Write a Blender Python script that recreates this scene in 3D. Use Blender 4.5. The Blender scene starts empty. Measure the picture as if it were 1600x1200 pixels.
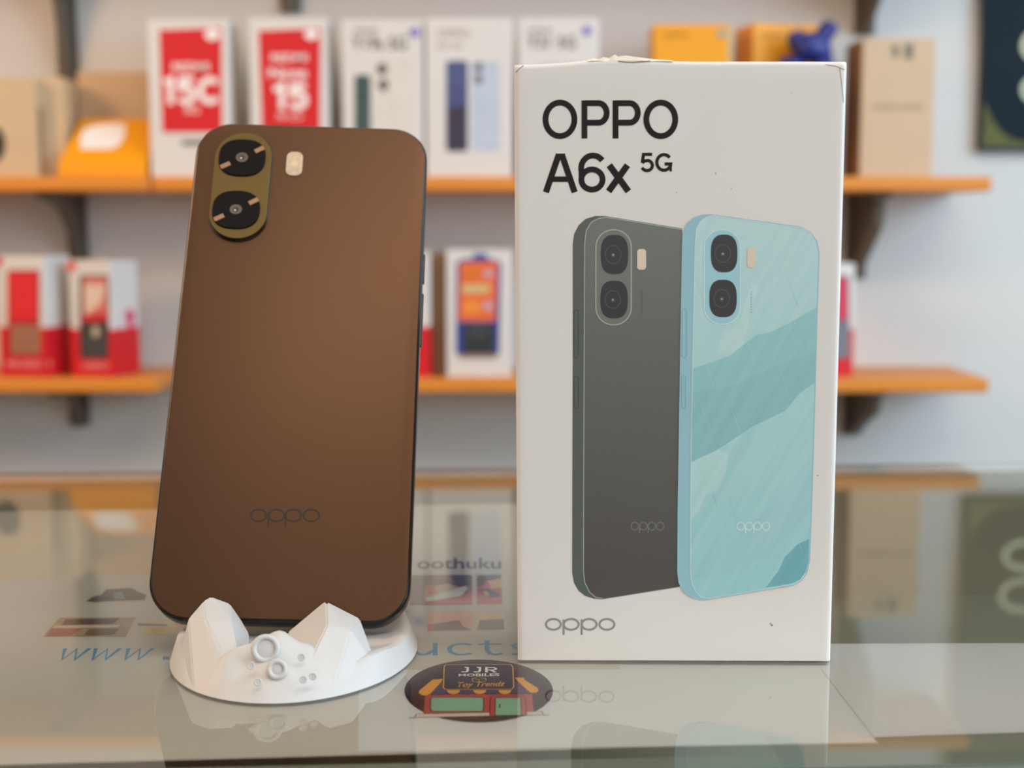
import bpy, bmesh, math, random
from mathutils import Vector, Matrix, noise
V = Vector
random.seed(4)
SC = bpy.context.scene
COL = SC.collection
PI = math.pi

# ---------------------------------------------------------------- camera
CT = 0.95                       # height of the counter's glass top above the floor
F_PX = 2206.0
PITCH = math.radians(6.53)
CAM_H = 0.1235
cam_d = bpy.data.cameras.new('camera')
cam = bpy.data.objects.new('camera', cam_d); COL.objects.link(cam)
cam.location = (0, 0, CT + CAM_H)
cam.rotation_euler = (PI / 2 - PITCH, 0, 0)
cam_d.sensor_width = 36.0
cam_d.lens = 36.0 * F_PX / 1600.0
cam_d.clip_start = 0.01
cam_d.dof.use_dof = True
cam_d.dof.focus_distance = 0.405
cam_d.dof.aperture_fstop = 11.0
cam_d.dof.aperture_blades = 0
SC.camera = cam

# ---------------------------------------------------------------- light
SC.view_settings.view_transform = 'Standard'
SC.view_settings.look = 'None'
SC.view_settings.exposure = -0.27
SC.view_settings.gamma = 1.0
SC.view_settings.use_curve_mapping = False
W = bpy.data.worlds.new('daylight'); SC.world = W; W.use_nodes = True
W.node_tree.nodes['Background'].inputs[0].default_value = (0.80, 0.90, 1.0, 1)
W.node_tree.nodes['Background'].inputs[1].default_value = 0.8

def area(name, loc, target, sx, sy, power, color):
    d = bpy.data.lights.new(name, 'AREA'); d.shape = 'RECTANGLE'; d.size = sx; d.size_y = sy
    d.energy = power; d.color = color
    o = bpy.data.objects.new(name, d); COL.objects.link(o)
    o.location = loc
    o.rotation_euler = (V(target) - V(loc)).to_track_quat('-Z', 'Y').to_euler()
    return o
# daylight of the open shop front on the right, a warm lamp up on the left, a ceiling tube over the counter, two added fills from the camera side
area('daylight_shopfront', (2.1, 0.2, CT + 0.75), (0.7, 1.3, CT + 0.0), 1.5, 1.5, 64, (0.52, 0.77, 1.0))
area('warm_lamp', (-1.25, 0.6, CT + 0.75), (-0.3, 1.2, CT + 0.0), 0.5, 0.5, 13.5, (1.0, 0.60, 0.32))
area('ceiling_tube', (0.1, 0.4, 2.72), (0.1, 0.4, 0), 2.4, 0.4, 9, (1.0, 0.94, 0.86))
area('overhead_front_fill', (0.6, -0.42, 2.72), (0.5, -0.27, 0), 2.6, 0.6, 30, (1.0, 0.91, 0.80))  # added fill from above for the box front and the phone's gradient
area('front_fill', (0.5, -2.35, CT + 0.45), (0.1, 0.4, CT + 0.05), 2.2, 1.5, 27, (1.0, 0.975, 0.95))  # added fill to brighten the box front; wall_front has no opening

# ---------------------------------------------------------------- helpers
def lin(c):
    c = c / 255.0
    return c / 12.92 if c <= 0.04045 else ((c + 0.055) / 1.055) ** 2.4
def rgb(r, g, b): return (lin(r), lin(g), lin(b), 1.0)

def mat(name, c, rough=0.6, metal=0.0, vary=0.04, scale=40.0, bump=0.0, spec=0.5, coat=0.0, c2=None, stretch=(1, 1, 1)):
    m = bpy.data.materials.new(name); m.use_nodes = True
    nt = m.node_tree; b = nt.nodes['Principled BSDF']
    b.inputs['Roughness'].default_value = rough
    b.inputs['Metallic'].default_value = metal
    b.inputs['Specular IOR Level'].default_value = spec
    b.inputs['Coat Weight'].default_value = coat
    col = rgb(*c)
    tc = nt.nodes.new('ShaderNodeTexCoord'); mp = nt.nodes.new('ShaderNodeMapping')
    mp.inputs['Scale'].default_value = stretch
    nt.links.new(tc.outputs['Object'], mp.inputs['Vector'])
    n = nt.nodes.new('ShaderNodeTexNoise'); n.inputs['Scale'].default_value = scale; n.inputs['Detail'].default_value = 4
    nt.links.new(mp.outputs['Vector'], n.inputs['Vector'])
    mx = nt.nodes.new('ShaderNodeMix'); mx.data_type = 'RGBA'
    if c2: a, z = col, rgb(*c2)
    else:
        a = tuple(min(1, k * (1 - vary)) for k in col[:3]) + (1,)
        z = tuple(min(1, k * (1 + vary)) for k in col[:3]) + (1,)
    mx.inputs['A'].default_value = a; mx.inputs['B'].default_value = z
    nt.links.new(n.outputs['Fac'], mx.inputs['Factor'])
    nt.links.new(mx.outputs['Result'], b.inputs['Base Color'])
    if bump:
        bp = nt.nodes.new('ShaderNodeBump'); bp.inputs['Strength'].default_value = bump; bp.inputs['Distance'].default_value = 0.0005
        nt.links.new(n.outputs['Fac'], bp.inputs['Height']); nt.links.new(bp.outputs['Normal'], b.inputs['Normal'])
    return m

MATS = {}
def M_(key, *a, **k):
    if key not in MATS: MATS[key] = mat(key, *a, **k)
    return MATS[key]

# rays of the photograph, used to measure where things stand
FWD = V((0, math.cos(PITCH), -math.sin(PITCH))); UPV = V((0, math.sin(PITCH), math.cos(PITCH)))
EYE = V((0, 0, CT + CAM_H))
def ray(px, py): return FWD + V((1, 0, 0)) * ((px - 800) / F_PX) + UPV * ((600 - py) / F_PX)
def atY(px, py, y):
    d = ray(px, py); return EYE + d * (y / d.y)
def atZ(px, py, z=0.0):         # z above the glass top
    d = ray(px, py); return EYE + d * ((z - CAM_H) / d.z)

MW = {}                          # object name -> matrix
def thing(name, label, cat, M=Matrix(), group=None):
    o = bpy.data.objects.new(name, None); COL.objects.link(o); o.empty_display_size = 0.02
    o.matrix_basis = M; MW[o.name] = M.copy()
    tag(o, label, cat, group); return o
def tag(o, label, cat, group=None):
    o['label'] = label; o['category'] = cat
    if group: o['group'] = group
    return o
def obj(name, bm, m, parent=None, label=None, smooth=False, M=None, recalc=True):
    me = bpy.data.meshes.new(name)
    if recalc: bmesh.ops.recalc_face_normals(bm, faces=bm.faces)
    bm.to_mesh(me); bm.free()
    for x in (m if isinstance(m, list) else [m]): me.materials.append(x)
    if smooth:
        for p in me.polygons: p.use_smooth = True
        if smooth == 'auto': me.set_sharp_from_angle(angle=math.radians(38))
    o = bpy.data.objects.new(name, me); COL.objects.link(o)
    if M is not None: o.matrix_basis = M
    Mx = M.copy() if M is not None else Matrix()
    if parent:
        o.parent = parent; Mx = MW[parent.name] @ Mx
    MW[o.name] = Mx
    if label: o['label'] = label
    return o
def struct(name, bm, m):
    o = obj(name, bm, m); o['kind'] = 'structure'; return o

def bx(bm, c, s, bev=0.0, seg=2, rot=None):
    r = bmesh.ops.create_cube(bm, size=1.0); vs = r['verts']
    for v in vs: v.co = V((v.co.x * s[0], v.co.y * s[1], v.co.z * s[2]))
    if bev:
        es = list({e for v in vs for e in v.link_edges})
        g = bmesh.ops.bevel(bm, geom=es, offset=bev, segments=seg, affect='EDGES', profile=0.5)
        vs = list({v for f in g['faces'] for v in f.verts} | {v for v in vs if v.is_valid})
    for v in vs:
        if rot: v.co = rot @ v.co
        v.co += V(c)
    return vs
def box_bm(c, s, bev=0.0, seg=2, rot=None):
    bm = bmesh.new(); bx(bm, c, s, bev, seg, rot); return bm
def span(x0, x1, y0, y1, z0, z1, bev=0.0, seg=2):
    return box_bm(((x0+x1)/2, (y0+y1)/2, (z0+z1)/2), (abs(x1-x0), abs(y1-y0), abs(z1-z0)), bev, seg)

class Face:
    """a flat face of a thing (in the thing's own space) on which printing lies; points are measured on the photo"""
    def __init__(s, parent, o, u, v):
        s.parent = parent; s.o = V(o); s.u = V(u).normalized(); s.v = V(v).normalized(); s.n = s.u.cross(s.v).normalized()
        s.Mi = MW[parent.name].inverted()
        s.e = s.Mi @ EYE; s.R = s.Mi.to_3x3()
    def uv(s, px, py):
        d = s.R @ ray(px, py)
        t = (s.o - s.e).dot(s.n) / d.dot(s.n)
        p = s.e + d * t - s.o
        return V((p.dot(s.u), p.dot(s.v)))
    def p3(s, q, off): return s.o + s.u * q.x + s.v * q.y + s.n * off
    def k(s, px, py): return (s.uv(px + 1, py) - s.uv(px, py)).length    # metres per photo pixel
LAY = 0.00003
NUDGE = 2.5e-7                  # keeps overlapping strokes of one print from lying in exactly one plane
def poly(bm, fc, pts, lay=1, step=None, uv=False):
    step = LAY if step is None else step
    vs = [bm.verts.new(fc.p3(q if uv else fc.uv(*q), lay * step + NUDGE*(len(bm.faces) % 64))) for q in ([V(p) for p in pts] if uv else pts)]
    f = bm.faces.new(vs); f.normal_update()
    if f.normal.dot(fc.n) < 0: f.normal_flip()
    return f
def poly_bm(fc, pts, lay=1, step=None):
    bm = bmesh.new(); poly(bm, fc, pts, lay, step); return bm
def rr(x0, y0, x1, y1, r, n=6):                       # rounded rectangle
    r = min(r, abs(x1-x0)/2*0.999, abs(y1-y0)/2*0.999); out = []
    for cx, cy, a in ((x1-r, y0+r, -90), (x1-r, y1-r, 0), (x0+r, y1-r, 90), (x0+r, y0+r, 180)):
        for i in range(n + 1):
            t = math.radians(a + 90 * i / n); out.append((cx + r*math.cos(t), cy + r*math.sin(t)))
    return out
def squircle(x0, y0, x1, y1, e=3.0, n=40, skew=0.0):
    cx, cy, rx, ry = (x0+x1)/2, (y0+y1)/2, (x1-x0)/2, (y1-y0)/2; out = []
    for i in range(n):
        t = 2*PI*i/n; c, s = math.cos(t), math.sin(t)
        y = abs(s)**(2/e)*(1 if s > 0 else -1)
        out.append((cx + rx*abs(c)**(2/e)*(1 if c > 0 else -1) + skew*y, cy + ry*y))
    return out
def ell(cx, cy, rx, ry, a0=0, a1=360, n=28): 
    return [(cx + rx*math.cos(math.radians(a0+(a1-a0)*i/n)), cy + ry*math.sin(math.radians(a0+(a1-a0)*i/n))) for i in range(n+1)]
def ribbon(bm, fc, pts, w, lay=1, closed=False, step=None, uv=False):
    """a flat stroke of width w (metres) along photo points"""
    step = LAY if step is None else step
    P = [V(p) if uv else fc.uv(*p) for p in pts]
    Q = [P[0]]
    for p in P[1:]:
        if (p - Q[-1]).length > 1e-7: Q.append(p)
    if closed and (Q[0]-Q[-1]).length < 1e-6: Q.pop()
    n = len(Q); L = []; R = []; off = lay*step + NUDGE*(len(bm.faces) % 64)
    for i in range(n):
        a = Q[i-1] if (i > 0 or closed) else None; b = Q[(i+1) % n] if (i < n-1 or closed) else None
        d1 = (Q[i]-a).normalized() if a is not None else None; d2 = (b-Q[i]).normalized() if b is not None else None
        d1 = d1 or d2; d2 = d2 or d1
        n1 = V((-d1.y, d1.x)); n2 = V((-d2.y, d2.x)); m = n1 + n2
        m = m.normalized() if m.length > 1e-6 else n1
        s = 1 / max(0.45, m.dot(n1))
        L.append(bm.verts.new(fc.p3(Q[i] + m*(w/2*s), off))); R.append(bm.verts.new(fc.p3(Q[i] - m*(w/2*s), off)))
    for i in range(n if closed else n-1):
        j = (i+1) % n
        bm.faces.new((L[i], R[i], R[j], L[j]))
def text_bm(fc, body, x0, x1, ytop, ybot, lay=2, step=None, bold=0.0, slant=0.0, dy=0.0):
    """lettering of the built-in font, fitted to a rectangle measured on the photo (dy: rise of the right end)"""
    step = LAY if step is None else step
    c = bpy.data.curves.new('t', 'FONT'); c.body = body; c.offset = bold
    o = bpy.data.objects.new('t', c); COL.objects.link(o)
    bpy.context.view_layer.update()
    dg = bpy.context.evaluated_depsgraph_get()
    me = bpy.data.meshes.new_from_object(o.evaluated_get(dg))
    bm = bmesh.new(); bm.from_mesh(me)
    bpy.data.objects.remove(o); bpy.data.meshes.remove(me); bpy.data.curves.remove(c)
    xs = [v.co.x for v in bm.verts]; ys = [v.co.y for v in bm.verts]
    a, b, lo, hi = min(xs), max(xs), min(ys), max(ys)
    for v in bm.verts:
        s, t = (v.co.x-a)/(b-a), (v.co.y-lo)/(hi-lo)
        px = x0 + (x1-x0)*s + slant*t; py = ybot + (ytop-ybot)*t + dy*s
        v.co = fc.p3(fc.uv(px, py), lay*step)
    return bm
def rrsolid(w, h, r, z0, z1, ch=0.0, n=8, cx=0.0, cy=0.0):
    """rounded-rectangle plate in local x,y from z0 to z1, with a chamfer ch on both rims"""
    bm = bmesh.new(); rings = []
    q = [(ch*(1-math.sin(PI/2*i/5)), ch*(1-math.cos(PI/2*i/5))) for i in range(6)] if ch else [(0, 0)]
    prof = [(a, z0 + b) for a, b in q] + [(a, z1 - b) for a, b in q[::-1]]
    for ins, z in prof:
        rings.append([bm.verts.new((cx+x, cy+y, z)) for x, y in rr(-w/2+ins, -h/2+ins, w/2-ins, h/2-ins, max(r-ins, 1e-5), n)])
    for a, b in zip(rings, rings[1:]):
        k = len(a)
        for i in range(k): bm.faces.new((a[i], a[(i+1) % k], b[(i+1) % k], b[i]))
    bm.faces.new(rings[0]); bm.faces.new(rings[-1])
    return bm
def hull(bm, pts):
    vs = [bm.verts.new(p) for p in pts]
    r = bmesh.ops.convex_hull(bm, input=vs)
    for v in [x for x in r['geom_interior'] if isinstance(x, bmesh.types.BMVert)]: bm.verts.remove(v)
def tube(bm, pts, r, n=10, closed=False):
    rings = []; k = len(pts)
    for i, p in enumerate(pts):
        p = V(p); a = V(pts[i-1]) if i or closed else p; b = V(pts[(i+1) % k]) if i < k-1 or closed else p
        t = (b-a).normalized(); s = t.orthogonal().normalized() if i == 0 else (s - t*s.dot(t)).normalized(); q = t.cross(s)
        rad = r[i] if isinstance(r, (list, tuple)) else r
        rings.append([bm.verts.new(p + (s*math.cos(2*PI*j/n) + q*math.sin(2*PI*j/n))*rad) for j in range(n)])
    for i in range(k if closed else k-1):
        A, B = rings[i], rings[(i+1) % k]
        for j in range(n): bm.faces.new((A[j], A[(j+1) % n], B[(j+1) % n], B[j]))
    if not closed: bm.faces.new(rings[0][::-1]); bm.faces.new(rings[-1])

# ---------------------------------------------------------------- materials
m_wall = mat('painted_plaster', (206, 203, 198), 0.85, vary=0.05, scale=3, bump=0.05)
m_ceil = mat('ceiling_paint', (225, 222, 215), 0.9)
m_floor = mat('floor_tile', (150, 140, 128), 0.4, vary=0.1, scale=6)
m_wood = mat('pine_board', (226, 142, 46), 0.45, scale=9, c2=(204, 122, 38), stretch=(1, 8, 8))
m_steel = mat('dark_painted_steel', (98, 90, 78), 0.6, metal=0.1)
m_card = mat('white_cardboard', (214, 208, 202), 0.55, vary=0.02, scale=60)
m_cardbox = mat('white_coated_board', (228, 222, 215), 0.5, vary=0.025, scale=45, bump=0.03)
m_black = mat('black_print', (44, 39, 38), 0.8, vary=0.02, spec=0.15)
m_grey = mat('grey_print', (142, 142, 142), 0.5, vary=0.02)
m_red = mat('red_print', (208, 14, 26), 0.5, vary=0.03)
m_white = mat('white_print', (238, 232, 228), 0.5, vary=0.02)
m_yellow = mat('yellow_board', (236, 156, 4), 0.5, vary=0.03)
m_tan = mat('tan_board', (198, 166, 132), 0.6, vary=0.04)
m_cream = mat('cream_board', (200, 172, 136), 0.6, vary=0.03)
m_brown = mat('brown_board', (150, 112, 76), 0.6, vary=0.05)
m_dark = mat('dark_plastic', (34, 34, 36), 0.35)
m_pla = mat('white_printed_plastic', (194, 191, 188), 0.5, vary=0.02, scale=300, bump=0.15, stretch=(1, 1, 0.05))

# clear glass: fresnel mix of a mirror and a clear pane
def glass_mat():
    m = bpy.data.materials.new('clear_float_glass'); m.use_nodes = True; nt = m.node_tree; nt.nodes.clear()
    out = nt.nodes.new('ShaderNodeOutputMaterial'); mx = nt.nodes.new('ShaderNodeMixShader')
    tr = nt.nodes.new('ShaderNodeBsdfTransparent'); tr.inputs[0].default_value = (0.97, 0.972, 0.968, 1)
    gl = nt.nodes.new('ShaderNodeBsdfGlossy'); gl.inputs['Roughness'].default_value = 0.012
    gl.inputs['Color'].default_value = (0.95, 0.97, 0.95, 1)
    fr = nt.nodes.new('ShaderNodeFresnel'); fr.inputs['IOR'].default_value = 1.55
    nt.links.new(fr.outputs[0], mx.inputs[0]); nt.links.new(tr.outputs[0], mx.inputs[1]); nt.links.new(gl.outputs[0], mx.inputs[2])
    nt.links.new(mx.outputs[0], out.inputs[0]); return m
def clear_mat():
    m = bpy.data.materials.new('clear_glass_underside'); m.use_nodes = True; nt = m.node_tree; nt.nodes.clear()
    out = nt.nodes.new('ShaderNodeOutputMaterial'); tr = nt.nodes.new('ShaderNodeBsdfTransparent'); tr.inputs[0].default_value = (0.99, 1, 0.99, 1)
    nt.links.new(tr.outputs[0], out.inputs[0]); return m
m_glass = glass_mat(); m_clear = clear_mat()
m_gedge = mat('green_glass_edge', (96, 122, 108), 0.2, vary=0.08, scale=20)

# ---------------------------------------------------------------- room
YW = 1.69                        # shelf wall
def plane_bm(pts):
    bm = bmesh.new(); bm.faces.new([bm.verts.new(p) for p in pts]); return bm
struct('floor', span(-2.4, 2.9, -2.6, YW + 0.1, -0.05, 0.0), m_floor)
struct('ceiling', span(-2.4, 2.9, -2.6, YW + 0.1, 2.8, 2.85), m_ceil)
struct('wall_back', span(-2.4, 2.9, YW, YW + 0.1, 0, 2.8), m_wall)
struct('wall_left', span(-2.4, -2.3, -2.6, YW, 0, 2.8), m_wall)
struct('wall_front', span(-2.3, 2.9, -2.6, -2.5, 0, 2.8), mat('front_wall_paint', (120, 105, 90), 0.85))

# ---------------------------------------------------------------- counter
YAW = math.radians(3.3)
MC = Matrix.Translation((0, 0.322, 0)) @ Matrix.Rotation(YAW, 4, 'Z')
counter = thing('display_counter', 'glass-topped shop display counter in front of the shelves', 'counter', MC)
V0, V1 = -0.016, 0.383
bm = span(-0.85, 0.85, V0, V1, CT - 0.0006, CT, 0.00015, 2)
bm.normal_update()
for f in bm.faces:
    f.normal_update()
    f.material_index = 0 if f.normal.z > 0.7 else (1 if f.normal.z < -0.7 else 2)
obj('glass_top', bm, [m_glass, m_clear, m_gedge], counter, 'clear glass sheet', recalc=False)
m_case = mat('pale_laminate', (196, 190, 172), 0.5)
m_inner = mat('case_lining', (142, 142, 126), 0.6, vary=0.06, scale=8)
obj('front_rail', span(-0.85, 0.85, V0 + 0.002, V0 + 0.012, CT - 0.026, CT - 0.0012, 0.001), mat('grey_green_rail', (128, 134, 122), 0.4), counter)
obj('front_panel', span(-0.85, 0.85, V0 + 0.004, V0 + 0.010, 0.08, CT - 0.0262), m_gedge, counter)
obj('back_panel', span(-0.85, 0.85, V1 - 0.012, V1 - 0.002, 0.08, CT - 0.0030), m_case, counter)
for s in (-1, 1):
    obj('side_panel', span(s*0.85, s*0.84, V0 + 0.011, V1 - 0.013, 0.08, CT - 0.0030), m_case, counter)
obj('inner_shelf', span(-0.839, 0.839, V0 + 0.012, V1 - 0.0125, CT - 0.075, CT - 0.065), m_inner, counter)
obj('plinth', span(-0.84, 0.84, V0 + 0.02, V1 - 0.02, 0.0, 0.08), m_steel, counter)

# ---------------------------------------------------------------- printed papers under the glass
ZS = -0.0010                     # upper face of the papers, from the glass top
def paper(name, label, pts, z, m, cat='paper'):
    """flat paper sheet; pts are photo points on its plane"""
    P = [atZ(px, py, z) for px, py in pts]
    c = sum(P, V()) / len(P)
    t = thing(name, label, cat, Matrix.Translation(c))
    bm = bmesh.new()
    top = [bm.verts.new(p - c) for p in P]; bot = [bm.verts.new(p - c - V((0, 0, 0.00005))) for p in P]
    bm.faces.new(top); bm.faces.new(bot[::-1])
    for i in range(len(P)):
        j = (i+1) % len(P); bm.faces.new((top[i], bot[i], bot[j], top[j]))
    obj('sheet', bm, m, t)
    return t, Face(t, (0, 0, 0), (1, 0, 0), (0, 1, 0))
m_paper = mat('white_paper', (203, 202, 201), 0.7, vary=0.03, scale=14)
m_banner = mat('cream_banner_paper', (194, 186, 174), 0.6, vary=0.04, scale=10)
m_sheet3 = mat('glossy_white_paper', (207, 206, 205), 0.5, vary=0.02)
base, f_base = paper('backing_sheet', 'white backing paper under the glass along the counter front', [(-500, 1212), (2100, 1128), (2100, 1003), (-500, 1012)], ZS - 0.0002, m_paper)
ban, f_ban = paper('printed_banner', 'cream printed banner with blue lettering and food photos under the glass', [(-400, 1206), (1000, 1168), (905, 785), (-60, 800)], ZS - 0.0001, m_banner, 'banner')
qr, f_qr = paper('white_leaflet', 'blank white leaflet under the glass in front of the phone box', [(560, 1175), (1372, 1161), (1283, 1045), (560, 1047)], ZS, m_sheet3)
# hairline of the leaflet's trimmed edge
bm = bmesh.new(); k = f_qr.k(1300, 1100)
ribbon(bm, f_qr, [(1283, 1046), (1371, 1160)], k*1.6, 1); ribbon(bm, f_qr, [(1371, 1160), (700, 1172)], k*1.0, 1)
obj('trimmed_edge', bm, M_('edge_line', (168, 162, 148), 0.7), qr)

m_blue = mat('blue_print', (70, 142, 182), 0.5, vary=0.03)
bm = bmesh.new(); kb = f_ban.k(400, 1018)
for x in (97, 145, 196):
    ribbon(bm, f_ban, [(x+5, 1013), (x, 1031), (x+23, 1014), (x+20, 1031), (x+43, 1013)], kb*6.5, 2)
poly(bm, f_ban, [(255, 1026), (265, 1026), (264, 1031), (254, 1031)], 2)
obj('web_address_lettering', bm, m_blue, ban, 'blue lettering'); bm = bmesh.new()
ribbon(bm, f_ban, [(650, 1006), (648, 1018), (656, 1023), (668, 1022), (678, 1016)], kb*7, 2)
ribbon(bm, f_ban, [(680, 1005), (680, 1024)], kb*7.5, 2)
ribbon(bm, f_ban, [(736, 1007.5), (722, 1005.8), (708, 1008), (702, 1013), (704, 1019), (714, 1023), (726, 1023), (737, 1021)], kb*7.5, 2)
ribbon(bm, f_ban, [(761, 1001), (761, 1016), (766, 1022), (776, 1023), (785, 1021)], kb*7.5, 2); ribbon(bm, f_ban, [(747, 1007), (784, 1006.5)], kb*6, 2)
ribbon(bm, f_ban, [(826, 1007), (812, 1005.5), (802, 1008), (804, 1012.5), (822, 1016), (824, 1020), (814, 1023.5), (800, 1021.5)], kb*7, 2)
obj('web_address_lettering', bm, m_blue, ban, 'blue lettering')
obj('place_lettering', text_bm(f_ban, 'oothuku', 652, 783, 872, 889, 2, bold=0.014), M_('dark_print', (34, 30, 26), 0.5), ban, 'black lettering')
# food photographs: printed patches
def patches(face, parent, name, back, items, label=None):
    bm = bmesh.new(); mats = []
    def idx(c):
        k = 'print_%d_%d_%d' % c
        m = M_(k, c, 0.5, vary=0.12, scale=180)
        if m not in mats: mats.append(m)
        return mats.index(m)
    for i, (c, pts) in enumerate(items):
        f = poly(bm, face, pts, 2 + i); f.material_index = idx(c)
    obj(name, bm, mats, parent, label, recalc=False)
patches(f_ban, ban, 'printed_photo', 0, [((128, 96, 76), [(640, 899), (738, 898), (738, 945), (640, 946)]),
    ((196, 170, 138), [(664, 920), (700, 912), (722, 920), (726, 930), (690, 938), (664, 940)]), ((205, 120, 70), [(664, 916), (678, 914), (684, 926), (666, 932)]),
    ((70, 60, 56), [(702, 900), (738, 899), (738, 916), (716, 916)]), ((186, 30, 42), [(664, 941), (700, 937), (724, 930), (738, 922), (738, 945), (664, 946)]),
    ((218, 214, 206), [(700, 925), (728, 916), (731, 921), (720, 932), (668, 940), (666, 936)])])
patches(f_ban, ban, 'printed_photo', 0, [((196, 84, 76), [(745, 899), (783, 898), (785, 944), (745, 945)]), ((104, 78, 66), [(745, 899), (783, 898), (783, 906), (760, 908), (756, 914), (745, 918)]),
    ((222, 168, 80), [(762, 908), (783, 904), (784, 918), (768, 920)]), ((54, 44, 46), [(751, 922), (762, 920), (776, 926), (783, 932), (768, 934), (756, 930)]), ((230, 152, 50), [(753, 923), (761, 924), (765, 932), (757, 930)])])
patches(f_ban, ban, 'printed_photo', 0, [((222, 164, 132), [(667, 957), (738, 954), (739, 986), (667, 987)]), ((92, 66, 46), [(668, 977), (712, 970), (718, 970), (722, 978), (738, 985), (668, 986)]), ((190, 60, 52), [(668, 976), (676, 975), (676, 986), (668, 987)])])
patches(f_ban, ban, 'printed_photo', 0, [((224, 188, 116), [(744, 960), (786, 957), (788, 984), (745, 985)]), ((110, 88, 64), [(750, 969), (787, 968), (788, 984), (745, 985)])])
patches(f_ban, ban, 'printed_photo', 0, [((168, 140, 112), [(93, 965), (212, 965), (197, 995), (67, 995)]), ((96, 62, 44), [(103, 968), (188, 966), (176, 975), (96, 977)]), ((214, 190, 164), [(86, 978), (190, 977), (182, 981), (82, 982)]),
    ((168, 96, 82), [(80, 983), (126, 983), (112, 993), (74, 994)]), ((120, 96, 72), [(138, 984), (186, 983), (178, 992), (132, 993)])])
patches(f_ban, ban, 'printed_photo', 0, [((206, 178, 116), [(222, 970), (330, 970), (330, 993), (226, 993)]), ((200, 160, 70), [(232, 982), (300, 981), (300, 992), (240, 992)]), ((96, 104, 116), [(214, 974), (262, 976), (262, 979), (216, 978)])])
patches(f_ban, ban, 'printed_photo', 0, [((64, 54, 48), [(134, 940), (146, 932), (158, 930), (166, 921), (206, 919), (214, 924), (229, 930), (226, 938), (176, 939), (150, 941)]), ((112, 126, 136), [(176, 928), (190, 924), (196, 936), (180, 938)])])

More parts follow.
